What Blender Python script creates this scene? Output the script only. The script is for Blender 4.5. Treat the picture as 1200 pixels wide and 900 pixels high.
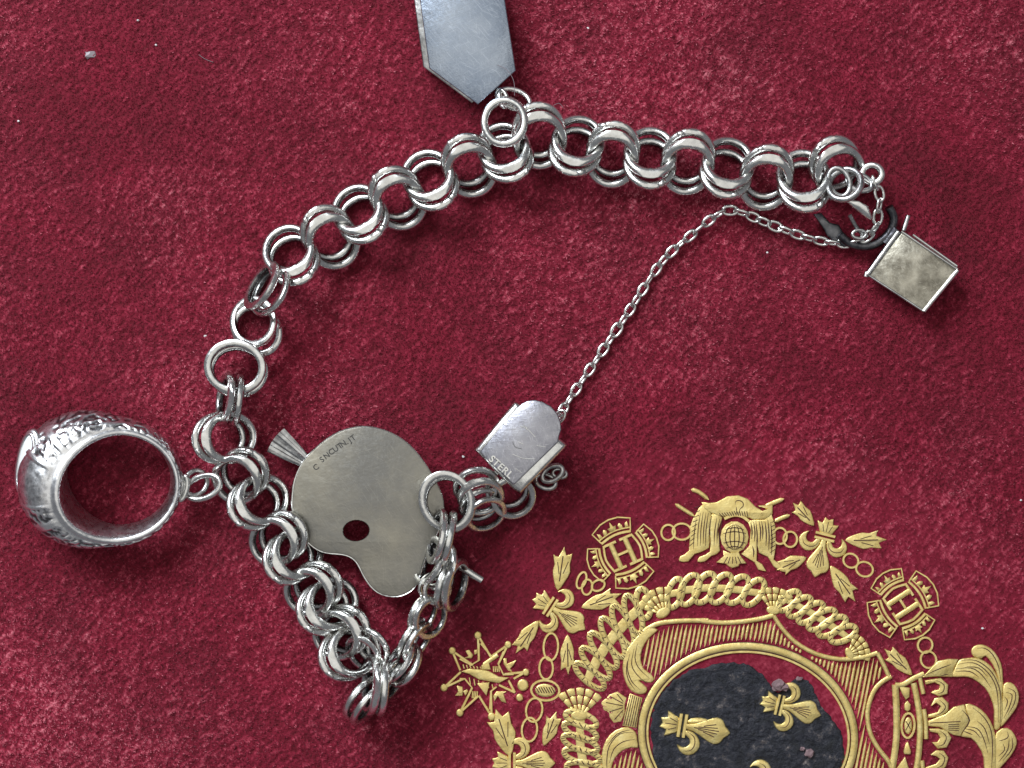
import bpy, bmesh, math, random
import numpy as np
from mathutils import Vector, Matrix, noise
from mathutils.geometry import tessellate_polygon

random.seed(7); rng = np.random.default_rng(11)
U = 1e-4            # one photo pixel on the velvet = 0.1 mm
H = 2500.0          # camera height in those units
R = math.radians
scene = bpy.context.scene
for o in list(bpy.data.objects): bpy.data.objects.remove(o, do_unlink=True)
COL = scene.collection

# ------------------------------------------------------------------ camera, world, lamps, exposure
cam = bpy.data.objects.new('camera', bpy.data.cameras.new('camera')); COL.objects.link(cam)
cam.location = (0, 0, H*U); cam.rotation_euler = (0, 0, 0)
cam.data.sensor_width = 36; cam.data.lens = 36*H/1200
cam.data.clip_start = 0.005; cam.data.clip_end = 20
scene.camera = cam
w = bpy.data.worlds.new('World'); scene.world = w; w.use_nodes = True
bg = w.node_tree.nodes['Background']; bg.inputs[0].default_value = (0.90, 0.93, 1.0, 1); bg.inputs[1].default_value = 0.18
def area(name, loc, target, sx, sy, power, col):
    l = bpy.data.lights.new(name, 'AREA'); l.shape = 'RECTANGLE'; l.size = sx; l.size_y = sy; l.energy = power; l.color = col
    o = bpy.data.objects.new(name, l); COL.objects.link(o); o.location = loc
    o.rotation_euler = (Vector(target)-Vector(loc)).to_track_quat('-Z', 'Y').to_euler(); return o
area('window_lamp', (-0.34, 0.46, 0.44), (0, 0, 0), 0.40, 0.30, 7.0, (0.88, 0.94, 1.0))
area('ceiling_lamp', (0.02, 0.05, 0.62), (0, 0, 0.0), 0.74, 0.74, 1.15, (1.0, 0.97, 0.90))
scene.view_settings.view_transform = 'Standard'; scene.view_settings.look = 'None'
scene.view_settings.exposure = 0; scene.view_settings.gamma = 1
scene.render.engine = 'CYCLES'
scene.cycles.max_bounces = 8

# ------------------------------------------------------------------ helpers
def tag(o, label=None, cat=None, group=None, kind=None):
    if label: o['label'] = label
    if cat: o['category'] = cat
    if group: o['group'] = group
    if kind: o['kind'] = kind
    return o
def P(x, y, z=0):                    # photo pixel + height above the velvet -> world metres
    s = (H-z)/H
    return Vector(((x-600)*s, (450-y)*s, z))*U
WL = {}
def empty(name, loc, parent=None):
    o = bpy.data.objects.new(name, None); COL.objects.link(o); o.empty_display_size = 0.002
    WL[o] = Vector(loc)
    if parent: o.parent = parent; o.location = Vector(loc)-WL[parent]
    else: o.location = loc
    return o
def link(name, V, F, mats, parent=None, mi=None, smooth=True, sharp=40, loc=None):
    """V in world metres; origin at centroid; parented without rotation"""
    V = [Vector(v) for v in V]
    c = Vector(loc) if loc is not None else sum(V, Vector())/max(1, len(V))
    me = bpy.data.meshes.new(name)
    me.from_pydata([v-c for v in V], [], F); 
    if not isinstance(mats, (list, tuple)): mats = [mats]
    for m in mats: me.materials.append(m)
    if mi: me.polygons.foreach_set('material_index', mi)
    if smooth:
        me.polygons.foreach_set('use_smooth', [True]*len(F))
        if sharp: me.set_sharp_from_angle(angle=R(sharp))
    me.update()
    o = bpy.data.objects.new(name, me); COL.objects.link(o); WL[o] = c
    if parent: o.parent = parent; o.location = c-WL[parent]
    else: o.location = c
    return o

class NT:
    def __init__(s, name):
        s.m = bpy.data.materials.new(name); s.m.use_nodes = True; s.t = s.m.node_tree; s.t.nodes.clear()
        s.out = s.n('ShaderNodeOutputMaterial'); s.b = s.n('ShaderNodeBsdfPrincipled'); s.l(s.b, 0, s.out, 0)
        s.tc = s.n('ShaderNodeNewGeometry')
    def n(s, t, **k):
        x = s.t.nodes.new(t)
        for a, v in k.items(): setattr(x, a, v)
        return x
    def l(s, a, i, b, j): s.t.links.new(a.outputs[i], b.inputs[j])
    def noise(s, px, detail=3, rough=.5, stretch=None, rot=0, kind='ShaderNodeTexNoise'):
        t = s.n(kind); t.inputs['Scale'].default_value = 1/(px*U)
        if kind == 'ShaderNodeTexNoise':
            t.inputs['Detail'].default_value = detail; t.inputs['Roughness'].default_value = rough
        if stretch or rot:
            mp = s.n('ShaderNodeMapping'); mp.inputs['Rotation'].default_value = (0, 0, rot)
            mp.inputs['Scale'].default_value = stretch or (1, 1, 1)
            mp.vector_type = 'TEXTURE'
            s.l(s.tc, 'Position', mp, 0); s.l(mp, 0, t, 'Vector')
        else: s.l(s.tc, 'Position', t, 'Vector')
        return t
    def ramp(s, src, stops, out=0):
        r = s.n('ShaderNodeValToRGB'); e = r.color_ramp.elements
        while len(e) < len(stops): e.new(.5)
        for k, (p, c) in zip(e, stops):
            k.position = p; k.color = c if len(c) == 4 else (*c, 1)
        s.l(src, out, r, 0); return r
    def bump(s, src, dist, strength=1, out=0, prev=None):
        b = s.n('ShaderNodeBump'); b.inputs['Strength'].default_value = strength; b.inputs['Distance'].default_value = dist*U
        s.l(src, out, b, 'Height')
        if prev: s.l(prev, 0, b, 'Normal')
        return b
    def set(s, **k):
        for a, v in k.items(): s.b.inputs[a.replace('_', ' ')].default_value = v

def metal(name, c0, c1, r0, r1, big=28, fine=1.6, bumpd=.12, scratch=0, rot=.6, weight=1.0, patina=False, sstr=.5):
    t = NT(name); t.set(Metallic=weight)
    a = t.noise(big, 5, .6)
    src, so = t.ramp(a, [(.35, c0), (.66, c1)]), 0
    def mix(fac, fo, col, mode='MIX'):
        nonlocal src, so
        m = t.n('ShaderNodeMix', data_type='RGBA', blend_type=mode); t.l(fac, fo, m, 0); t.l(src, so, m, 6); m.inputs[7].default_value = (*col, 1); src, so = m, 2
    if scratch:
        for k, (px_, st, rr, lo, hi) in enumerate([(.9, 30, rot, .60, .72), (.8, 22, rot+1.35, .62, .74), (1.0, 40, rot+.5, .63, .75), (.9, 26, rot-.6, .63, .75)]):
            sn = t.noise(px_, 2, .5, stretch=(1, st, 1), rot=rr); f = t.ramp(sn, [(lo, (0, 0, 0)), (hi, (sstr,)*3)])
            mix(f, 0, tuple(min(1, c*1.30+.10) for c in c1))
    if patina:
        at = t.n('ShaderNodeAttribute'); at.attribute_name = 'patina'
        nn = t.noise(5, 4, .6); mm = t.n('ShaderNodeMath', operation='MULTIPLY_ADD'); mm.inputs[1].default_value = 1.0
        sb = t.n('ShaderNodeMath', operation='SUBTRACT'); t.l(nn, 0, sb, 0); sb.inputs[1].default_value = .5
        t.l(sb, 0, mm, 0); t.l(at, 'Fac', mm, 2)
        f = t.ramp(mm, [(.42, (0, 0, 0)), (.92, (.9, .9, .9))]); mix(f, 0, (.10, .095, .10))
    t.l(src, so, t.b, 'Base Color')
    f = t.noise(fine*3, 4, .65)
    rr = t.ramp(f, [(.3, (r0,)*3), (.7, (r1,)*3)]); t.l(rr, 0, t.b, 'Roughness')
    bp = t.bump(t.noise(fine*2.2, 3, .6), bumpd)
    bp = t.bump(t.noise(14, 2), bumpd*3, prev=bp)
    if scratch:
        for k in range(2): bp = t.bump(t.noise(1.1, 2, .6, stretch=(1, 22, 1), rot=rot+k*1.2), scratch, prev=bp)
    t.l(bp, 0, t.b, 'Normal'); return t.m
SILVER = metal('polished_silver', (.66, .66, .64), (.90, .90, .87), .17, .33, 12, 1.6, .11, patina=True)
DULL = metal('worn_silver', (.34, .34, .34), (.66, .66, .65), .22, .38, 12, 1.8, .25)
PALM = metal('tarnished_silver', (.23, .225, .21), (.38, .355, .29), .30, .44, 120, 1.3, .16, scratch=.05, sstr=.16)
HEXM = metal('scratched_silver', (.30, .36, .46), (.45, .51, .60), .22, .34, 60, 1.2, .12, scratch=.10, rot=.7)
CLAM = metal('clasp_face_silver', (.34, .34, .385), (.46, .46, .50), .24, .36, 22, 1.2, .14, scratch=.10, rot=.4)
TONM = metal('brown_tarnished_silver', (.20, .185, .15), (.55, .52, .43), .25, .42, 22, 1.4, .2, scratch=.04, sstr=.3)
CARVE = metal('carved_silver', (.66, .66, .68), (.90, .90, .90), .22, .36, 14, 2.0, .16, patina=True)
DARKM = metal('blackened_silver', (.06, .06, .07), (.20, .20, .21), .28, .45, 14, 2.0, .3)
def simple(name, c, rough=.6, metallic=0, bumpd=0, px=3):
    t = NT(name); t.set(Base_Color=(*c, 1), Roughness=rough, Metallic=metallic)
    if bumpd: t.l(t.bump(t.noise(px, 3), bumpd), 0, t.b, 'Normal')
    return t.m
STAMP_AND_SHADE = simple('stamp_and_shade_black', (.05, .048, .045), .6)
def goldmat():
    t = NT('gilt_foil'); t.set(Metallic=.80)
    cr = t.ramp(t.noise(12, 5, .6), [(.3, (.74, .55, .19)), (.6, (.92, .74, .30)), (.8, (.96, .84, .44))])
    wr = t.ramp(t.noise(4.5, 6, .75), [(.64, (0, 0, 0)), (.69, (.8, .8, .8))])
    mx = t.n('ShaderNodeMix', data_type='RGBA'); t.l(wr, 0, mx, 0); t.l(cr, 0, mx, 6); mx.inputs[7].default_value = (.30, .16, .07, 1); t.l(mx, 2, t.b, 'Base Color')
    rr = t.ramp(t.noise(5, 4, .6), [(.3, (.30,)*3), (.7, (.48,)*3)]); t.l(rr, 0, t.b, 'Roughness')
    bp = t.bump(t.noise(2.6, 4, .65), .38); bp = t.bump(t.noise(9, 2), .5, prev=bp)
    t.l(bp, 0, t.b, 'Normal'); return t.m
GOLD = goldmat()
GROOVE = simple('tooled_groove', (.060, .018, .012), .7)
def velvetmat():
    t = NT('crimson_velvet'); t.set(Roughness=.8)
    a = t.noise(4.2, 3, .6); b = t.noise(110, 3, .55); at = t.n('ShaderNodeAttribute'); at.attribute_name = 'tip'
    cr = t.ramp(at, [(.14, (.110, .0012, .009)), (.44, (.200, .0050, .023)), (.64, (.36, .038, .068)), (.88, (.62, .165, .205))], 2)
    cb = t.ramp(b, [(.3, (.80, .80, .80)), (.7, (1.15, 1.12, 1.15))])
    mx = t.n('ShaderNodeMix', data_type='RGBA', blend_type='MULTIPLY'); mx.inputs[0].default_value = 1
    t.l(cr, 0, mx, 6); t.l(cb, 0, mx, 7); t.l(mx, 2, t.b, 'Base Color')
    t.set(Sheen_Weight=.55, Sheen_Roughness=.4, Sheen_Tint=(1, .50, .60, 1)); t.b.inputs['Specular IOR Level'].default_value = .28
    bp = t.bump(t.noise(1.7, 3, .7), .6); t.l(bp, 0, t.b, 'Normal'); return t.m
VELVET = velvetmat()
def fieldmat():
    t = NT('worn_navy_leather'); t.set(Roughness=.55)
    cr = t.ramp(t.noise(16, 8, .78), [(.35, (.003, .003, .005)), (.48, (.008, .009, .016)), (.555, (.022, .023, .034)), (.61, (.070, .060, .060)), (.67, (.24, .20, .19))]); t.l(cr, 0, t.b, 'Base Color')
    bp = t.bump(t.noise(3.2, 5, .7), 2.0); t.l(bp, 0, t.b, 'Normal'); return t.m
FIELD = fieldmat()
CRUMB = simple('crumbled_leather', (.23, .15, .16), .8, 0, 1.0, 2)
LINT = simple('white_lint', (.8, .78, .78), .6)
STONE = simple('pale_stone', (.80, .84, .85), .15)

# ------------------------------------------------------------------ the velvet
def smooth_noise(nx, ny, cell, dx, dy):
    gx = int(nx*dx/cell)+4; gy = int(ny*dy/cell)+4
    g = rng.standard_normal((gy, gx))
    xs = np.arange(nx)*dx/cell+1; ys = np.arange(ny)*dy/cell+1
    def wts(f): return [(-f**3+3*f**2-3*f+1)/6, (3*f**3-6*f**2+4)/6, (-3*f**3+3*f**2+3*f+1)/6, f**3/6]
    ix = xs.astype(int); fx = xs-ix; iy = ys.astype(int); fy = ys-iy
    wx = wts(fx); wy = wts(fy); out = np.zeros((ny, nx))
    for a in range(4):
        row = np.zeros((gy, nx))
        for b in range(4): row += g[:, np.clip(ix+b-1, 0, gx-1)]*wx[b]
        out_a = row[np.clip(iy+a-1, 0, gy-1), :]*wy[a][:, None]; out += out_a
    return out/out.std()
def build_velvet():
    st = 1.5
    x0, x1, y0, y1 = -60, 1260, -50, 950
    nx = int((x1-x0)/st)+1; ny = int((y1-y0)/st)+1
    X = x0+np.arange(nx)*st; Y = y0+np.arange(ny)*st
    gr = np.cumsum(10*1.35**np.arange(18))
    X = np.concatenate([(X[0]-gr)[::-1], X, X[-1]+gr]); Y = np.concatenate([(Y[0]-gr)[::-1], Y, Y[-1]+gr])
    k = 18; NX, NY = len(X), len(Y)
    n = np.zeros((NY, NX)); 
    fine = rng.standard_normal((ny, nx))*.55+smooth_noise(nx, ny, 1.35, st, st)*.70+smooth_noise(nx, ny, 2.2, st, st)*.30
    # streaky nap: smear along the up-right direction
    sm = sum(np.roll(np.roll(fine, -j, 1), j, 0)*(1-.22*abs(j)) for j in range(-2, 3))
    fine = .8*fine/fine.std()+.42*sm/sm.std(); fine /= fine.std()
    mid = smooth_noise(nx, ny, 45, st, st)*.9+smooth_noise(nx, ny, 120, st, st)*1.6
    XX, YY = np.meshgrid(X[k:-k], Y[k:-k])
    d = np.hypot((XX-877)/124, (YY-863)/106)
    press = np.clip((d-1.0)/.12, 0, 1)                       # flattened inside the oval
    d2 = np.hypot((XX-880)/330, (YY-880)/305)
    calm = np.clip((d2-.8)/.35, .62, 1)
    amp = (.12+.88*press)*calm
    patch = smooth_noise(nx, ny, 60, st, st)
    nap = smooth_noise(nx, ny, 150, st, st)*.6+smooth_noise(nx, ny, 55, st, st)*.4
    tip = .40+.135*fine*(.35+.65*amp)*(1+.18*nap)+.055*nap+.010*patch+.012*smooth_noise(nx, ny, 14, st, st)
    z = fine*.40*amp+mid*.6*amp-.9*(1-amp)
    n[k:-k, k:-k] = z; n[:k] = 0; 
    T = np.full((NY, NX), .42); T[k:-k, k:-k] = tip
    # outer coarse border stays flat at the mean height
    VX, VY = np.meshgrid((X-600), (450-Y))
    co = np.stack([VX*U, VY*U, n*U], -1).reshape(-1, 3)
    idx = np.arange(NX*NY).reshape(NY, NX)
    q = np.stack([idx[:-1, :-1], idx[1:, :-1], idx[1:, 1:], idx[:-1, 1:]], -1).reshape(-1, 4)
    me = bpy.data.meshes.new('velvet_cover')
    me.vertices.add(len(co)); me.vertices.foreach_set('co', co.ravel())
    me.loops.add(q.size); me.loops.foreach_set('vertex_index', q.ravel())
    me.polygons.add(len(q)); me.polygons.foreach_set('loop_start', np.arange(len(q))*4); me.polygons.foreach_set('loop_total', np.full(len(q), 4))
    me.polygons.foreach_set('use_smooth', np.ones(len(q), bool)); me.update(calc_edges=True)
    a = me.attributes.new('tip', 'FLOAT', 'POINT'); a.data.foreach_set('value', np.clip(T, 0, 1).ravel())
    me.materials.append(VELVET)
    o = bpy.data.objects.new('velvet_cover', me); COL.objects.link(o); o.location = (0, 0, 0)
    tag(o, 'crimson velvet cover under the bracelet', kind='structure')
    # the pile: short leaning tufts, many thousands
    N = 430000
    bx = rng.uniform(-40, 1240, N); by = rng.uniform(-30, 930, N)
    e2 = np.hypot((bx-880)/330, (by-880)/305); e1 = np.hypot((bx-877)/124, (by-863)/106)
    keep = (e1 > 1.05) & ((e2 > 1.2) | (rng.random(N) < .55)); bx, by, e2 = bx[keep], by[keep], e2[keep]; N = len(bx)
    ix = np.clip(((bx-x0)/st).astype(int), 0, nx-1); iy = np.clip(((by-y0)/st).astype(int), 0, ny-1)
    zb = z[iy, ix]; napv = nap[iy, ix]; low = np.where(e2 > 1.2, 1, .30)
    ang = .75+.55*smooth_noise(nx, ny, 70, st, st)[iy, ix]+rng.normal(0, .75, N)
    ln = rng.uniform(1.2, 3.4, N); wd = rng.uniform(.35, .8, N); hz = rng.uniform(.6, 2.0, N)*low
    dx, dy = np.cos(ang), -np.sin(ang)
    X0 = bx-600; Y0 = 450-by
    v0 = np.stack([X0+dy*wd, Y0+dx*wd, zb-.2], -1); v1 = np.stack([X0-dy*wd, Y0-dx*wd, zb-.2], -1)
    v0[:, 1] = Y0+dx*wd; v2 = np.stack([X0+dx*ln, Y0-dy*ln, zb+hz], -1)
    co = np.stack([v0, v1, v2], 1).reshape(-1, 3)*U
    m2 = bpy.data.meshes.new('velvet_pile'); m2.vertices.add(N*3); m2.vertices.foreach_set('co', co.ravel())
    m2.loops.add(N*3); m2.loops.foreach_set('vertex_index', np.arange(N*3)); m2.polygons.add(N)
    m2.polygons.foreach_set('loop_start', np.arange(N)*3); m2.polygons.foreach_set('loop_total', np.full(N, 3)); m2.update(calc_edges=True)
    tv = np.clip(.40+(.19+.05*napv)*rng.standard_normal(N)+.10*napv+.09*fine[iy, ix], 0, 1); T3 = np.repeat(tv, 3).reshape(-1, 3); T3[:, :2] -= .10
    a = m2.attributes.new('tip', 'FLOAT', 'POINT'); a.data.foreach_set('value', np.clip(T3, 0, 1).ravel()); m2.materials.append(VELVET)
    p = bpy.data.objects.new('velvet_pile', m2); COL.objects.link(p); p.parent = o; p['kind'] = 'stuff'
    return o
VC = build_velvet()

# ------------------------------------------------------------------ drawing gilt relief
def Z(ox, oy, s): return lambda x, y: (ox+x/s, oy+y/s)
def pts(T, st):
    a = [float(v) for v in st.replace(',', ' ').split()]
    return [T(a[i], a[i+1]) for i in range(0, len(a), 2)]
def frame(cx, cy, deg, s=1, flip=1):
    c, n = math.cos(R(deg)), math.sin(R(deg))
    return lambda x, y: (cx+s*(x*c-flip*y*n), cy+s*(x*n+flip*y*c))
def spline(p, n=4, closed=False):
    out = []; N = len(p); rg = range(N if closed else N-1)
    for i in rg:
        g = lambda k: p[k % N] if closed else p[min(max(k, 0), N-1)]
        a, b, c, d = g(i-1), g(i), g(i+1), g(i+2)
        for k in range(n):
            t = k/n
            out.append(tuple(.5*(2*b[j]+(c[j]-a[j])*t+(2*a[j]-5*b[j]+4*c[j]-d[j])*t*t+(3*b[j]-a[j]-3*c[j]+d[j])*t**3) for j in (0, 1)))
    if not closed: out.append(p[-1])
    return out
def resample_closed(p, step):
    out = []
    for i in range(len(p)):
        a, b = p[i], p[(i+1) % len(p)]; L = math.dist(a, b); m = max(1, int(L/step))
        out += [(a[0]+(b[0]-a[0])*k/m, a[1]+(b[1]-a[1])*k/m) for k in range(m)]
    return out
class G:
    def __init__(s): s.V = []; s.F = []; s.M = []
    def v(s, x, y, z): s.V.append(P(x, y, 0)+Vector((0, 0, (z*.56 if z > 0 else z)*U))); return len(s.V)-1
    def poly(s, p, h=2.4, b=.9, sm=3, m=0, z0=-1.0):
        if sm: p = spline(p, sm, True)
        p = [q for i, q in enumerate(p) if math.dist(q, p[i-1]) > .15]
        A = sum(p[i-1][0]*p[i][1]-p[i][0]*p[i-1][1] for i in range(len(p)))
        if A < 0: p = p[::-1]
        N = len(p)
        def off(d):
            o = []
            for i in range(N):
                a, c, e = p[i-1], p[i], p[(i+1) % N]
                tx, ty = e[0]-a[0], e[1]-a[1]; L = math.hypot(tx, ty) or 1
                o.append((c[0]-ty/L*d, c[1]+tx/L*d))
            return o
        rings = [(p, z0), (p, h*.45), (off(b*.45), h*.85), (off(b*1.1), h)]
        ids = [[s.v(x, y, z) for x, y in r] for r, z in rings]
        for a, c in zip(ids, ids[1:]):
            for i in range(N):
                j = (i+1) % N; s.F.append((a[j], a[i], c[i], c[j])); s.M.append(m)
        top = ids[-1]
        for t in tessellate_polygon([[Vector((s.V[i].x/U, s.V[i].y/U, 0)) for i in top]]):
            t = [top[k] for k in t]
            a, b2, c = (s.V[k] for k in t)
            if (b2-a).cross(c-a).z < 0: t = t[::-1]
            s.F.append(tuple(t)); s.M.append(m)
        return s
    def rib(s, p, w, h=2.2, closed=False, sm=3, m=0, z0=-1.0, taper=0, wob=0):
        if sm: p = spline(p, sm, closed)
        N = len(p); rows = []
        for i in range(N):
            a = p[i-1] if (closed or i) else p[0]; c = p[(i+1) % N] if (closed or i < N-1) else p[-1]
            tx, ty = c[0]-a[0], c[1]-a[1]; L = math.hypot(tx, ty) or 1; nx, ny = -ty/L, tx/L
            k = 1
            if taper and not closed: k = max(.12, min(1, min(i, N-1-i)/(N*taper)))
            if wob: k *= 1+random.uniform(-wob, wob)
            x, y = p[i]; ww = (w[0]+(w[1]-w[0])*i/(N-1) if isinstance(w, tuple) else w)*k/2
            prof = [(-1, z0), (-1, h*.5), (-.76, h*.93), (0, h), (.76, h*.93), (1, h*.5), (1, z0)]
            rows.append([s.v(x+nx*ww*u, y+ny*ww*u, z) for u, z in prof])
        rr = list(zip(rows, rows[1:])) + ([(rows[-1], rows[0])] if closed else [])
        for a, c in rr:
            for i in range(6): s.F.append((a[i], a[i+1], c[i+1], c[i])); s.M.append(m)
        if not closed:
            s.F.append(tuple(rows[0][::-1])); s.M.append(m); s.F.append(tuple(rows[-1])); s.M.append(m)
        return s
    def cut(s, p, w=.9, h=2.55, sm=3):       # a tooled line: a thin dark seam lying on the gilt
        if sm: p = spline(p, sm)
        N = len(p); rows = []; h -= .02
        for i in range(N):
            a = p[max(i-1, 0)]; c = p[min(i+1, N-1)]; tx, ty = c[0]-a[0], c[1]-a[1]; L = math.hypot(tx, ty) or 1
            k = max(.35, min(1, min(i, N-1-i)/(N*.25))) if N > 3 else 1
            nx, ny = -ty/L*w*.62*k, tx/L*w*.62*k; x, y = p[i]
            rows.append([s.v(x+nx, y+ny, h-.5), s.v(x+nx, y+ny, h), s.v(x-nx, y-ny, h), s.v(x-nx, y-ny, h-.5)])
        for a, c in zip(rows, rows[1:]):
            for i in range(3): s.F.append((a[i], a[i+1], c[i+1], c[i])); s.M.append(1)
        return s
    def blob(s, cx, cy, rx, ry, rot=0, h=2.4, m=0, n=14):
        f = frame(cx, cy, rot)
        return s.poly([f(rx*math.cos(t*2*math.pi/n), ry*math.sin(t*2*math.pi/n)) for t in range(n)], h, min(rx, ry)*.28, 0, m)
    def ring(s, cx, cy, rx, ry, rot=0, w=2, h=2.2, n=22):
        f = frame(cx, cy, rot)
        return s.rib([f(rx*math.cos(t*2*math.pi/n), ry*math.sin(t*2*math.pi/n)) for t in range(n)], w, h, True, 0)
    def build(s, name, parent, label=None):
        o = link(name, s.V, s.F, [GOLD, GROOVE], parent, s.M, sharp=50)
        if label: o['label'] = label
        return o

crest = empty('gilt_crest', P(877, 868)); tag(crest, 'gold stamped coat of arms with collar, oval shield of fleurs-de-lis and crown on the velvet', 'emblem')

# oval rim and field
g = G()
def ell(a, b, cx=876.5, cy=862, n=90, rot=6):
    f = frame(cx, cy, rot); return [f(a*math.cos(2*math.pi*i/n), b*math.sin(2*math.pi*i/n)) for i in range(n)]
g.rib(ell(124.8, 104.8), 8.4, 3.4, True, 0); g.rib(ell(118.2, 98.2), 3.0, 2.4, True, 0, z0=-1)
g.cut(ell(120.4, 100.4)+ell(120.4, 100.4)[:2], 1.0, 2.9, 0); g.cut(ell(129.2, 109.2)+ell(129.2, 109.2)[:2], .8, 1.9, 0)
g.build('oval_rim', crest)
def field():
    bd = spline([(764, 868), (763, 843), (770, 822), (783, 803), (800, 791), (830, 780), (860, 776), (880, 781), (893, 790), (903, 803), (914, 811), (930, 797), (945, 797), (955, 811), (965, 830), (982, 850), (989, 870), (986, 897), (962, 925), (920, 950), (870, 962), (810, 947), (772, 908)], 6, True)
    cx, cy = 872, 866; n = len(bd); rows = 60; V = []; F = []
    for j in range(rows+1):
        t = j/rows
        for i, (x, y) in enumerate(bd):
            q = Vector((x*.09, y*.09, 0)); e = 1+.028*noise.fractal(q*1.7, .8, 2, 4)*t**6
            X = cx+(x-cx)*t*e; Y = cy+(y-cy)*t*e
            v = Vector((X*.11, Y*.11, 2))
            z = .9+1.0*noise.fractal(v*1.3, .8, 2.1, 6)+(.9*abs(noise.noise(v*.5)))
            if t > .90: z += 1.6*max(0, noise.noise(v*1.3+Vector((9, 3, 1))))*(1 if t < .99 else 0)
            if j == rows: z = -1
            V.append(P(X, Y)+Vector((0, 0, max(z, -.9 if j == rows else .1)*U)))
    for j in range(rows):
        for i in range(n):
            k = (i+1) % n; a = [j*n+i, j*n+k, (j+1)*n+k, (j+1)*n+i]
            F.append(tuple(a[::-1]) )
    link('oval_field', V, F, FIELD, crest, sharp=0)['label'] = 'dark navy worn leather field inside the gold oval'
field()
def crumb(x, y, r, z=2, mat=CRUMB, name='leather_crumb', parent=crest):
    bm = bmesh.new(); bmesh.ops.create_icosphere(bm, subdivisions=2, radius=1)
    c = P(x, y, 0); off = Vector((x, y, 3))
    V = [c+Vector((v.co.x*r, v.co.y*r*.75, v.co.z*r*.5+z))*U*1 + v.co*noise.noise(v.co*1.6+off)*r*.5*U for v in bm.verts]
    F = [tuple(v.index for v in f.verts) for f in bm.faces]; bm.free()
    return link(name, V, F, mat, parent, sharp=25)
for q in [(912, 802, 8, 4), (919, 805, 6, 4), (908, 806, 4, 3), (948, 882, 6, 3), (940, 877, 3, 3), (936, 795, 4, 2)]:
    crumb(*q)

# fleurs-de-lis
def fleur(cx, cy, deg, s=1, h=2.4, upper=1.0, z='fleur_de_lis'):
    f = frame(cx, cy, deg, s); fr = frame(cx, cy, deg, s, -1)
    T = lambda st, q=f: pts(q, st)
    g = G().rib(T('-2.8 -12 -2.8 12'), 3.6*s, h+1, sm=0, taper=0).rib(T('2.8 -12 2.8 12'), 3.6*s, h+1, sm=0)
    root = g.build(z, crest)
    g = G().poly(T('2 -2.5 12 -4 24 -10 34 -14 41 -11.5 44 -6 50 0 44 6 41 11.5 34 14 24 10 12 4 2 2.5'), h+.3, 1.3, 2)
    for a in (0, -3, 3, -6.5, 6.5): g.cut(T('%f %f %f %f' % (12+abs(a)*1.5, a*.45, 38-abs(a)*.6, a)), .8*s, h+.5, 0)
    g.build('petal', root)
    for q, k in ((fr, upper), (f, 1)):
        if k <= 0: continue
        st = '4 4 12 5 19 11 21 19 16 27 8 29.5 1 26 -2.5 20 2 21.5 7 21 10 17 9 12 3 8' if k == 1 else '4 4 14 4 22 7 30 6 27 10 18 11 8 9'
        g = G().poly(T(st, q), h, 1.1, 2)
        if k == 1: g.cut(T('6 5.5 13 9 15.5 16 13 23 7 25.5', q), .8*s, h+.2)
        g.build('side_petal', root)
    g = G().poly(T('-4 -6 -9 -9.5 -17 -13 -16 -6.5 -23 -5 -20.5 0 -23 5 -16 6.5 -17 13 -9 9.5 -4 6'), h, .9, 2)
    g.cut(T('-6 0 -18 0'), .7*s, h+.2, 0).cut(T('-6 -3 -14 -6'), .7*s, h+.2, 0).cut(T('-6 3 -14 6'), .7*s, h+.2, 0)
    g.build('tail', root); return root
fleur(645, 711, 33, .98); fleur(966.5, 629, 104, .98); fleur(600, 894, 0, 1.02)
fleur(799.5, 850, 9, 1.14, 5.0, .5)['label'] = 'fleur-de-lis at the left of the dark oval, its upper petal worn away'
fleur(913.5, 826, 14, 1.0, 5.0, 1); fleur(878, 921, 8, 1.12, 5.0, 1)
def leaf(bx, by, tx, ty, wd=1.0):
    L = math.dist((bx, by), (tx, ty)); a = math.degrees(math.atan2(ty-by, tx-bx)); f = frame(bx, by, a, L/38)
    k = 38/L*wd
    T = lambda st: [f(x, y*k*1.12) for x, y in zip(*[iter([float(v) for v in st.split()])]*2)]
    g = G().poly(T('0 0 7 -5 16 -8 22 -7.5 30 -10.5 28.5 -5 38 -1.5 31 2 33.5 7.5 24 7 17 8.5 8 5'), 2.4, .9, 2)
    g.cut(T('8 0 30 -1'), 1.1, 2.6, 0).cut(T('14 -1.5 24 -5'), .8, 2.6, 0).cut(T('15 2 26 5'), .8, 2.6, 0)
    g.build('flame_leaf', crest)
for q in [(653.5, 692, 663, 641, 1.1), (681, 712, 729, 697), (631, 727, 603, 765, .95), (665, 743.5, 664.5, 791, .9), (637, 874, 653.5, 834, .9), (598, 886, 583, 830, 1.4), (954, 616, 930, 588, .85), (990, 633, 1039, 634, 1.05), (973, 663, 1001, 706, 1.05), (945, 653, 909, 667, .9), (1069, 791, 1037, 759, .9)]:
    leaf(*q)
for q in [(783, 624, 8, 9, 5), (799, 623, 11, 9.5, 0), (914, 628, 8, 9.5, 0), (926, 632, 8, 9, 0), (997, 657, 9, 8, 30), (1013, 667, 10, 8.5, 20), (1084, 756, 8.5, 9, 20), (1088, 773, 9, 10, -20), (681.5, 680, 5, 10, 20), (688, 688, 6, 9, 10), (701, 686, 8, 6, -30),
          (645.5, 758, 8.5, 16, 3), (640, 783, 8, 13, 0), (626, 832, 9.5, 14, 8), (620.5, 855, 9, 14, 5)]:
    g = G().ring(*q[:5], w=2.7); g.build('collar_link', crest)
g = G().ring(639, 809, 16.5, 11.8, 4, 3.0); g.blob(639, 809, 12, 7.6, 4, 2.2)
for k in range(-3, 4): g.cut([(637+k*3, 805), (641+k*3, 812)], 1.0, 2.4, 0)
g.build('medallion', crest)

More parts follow.
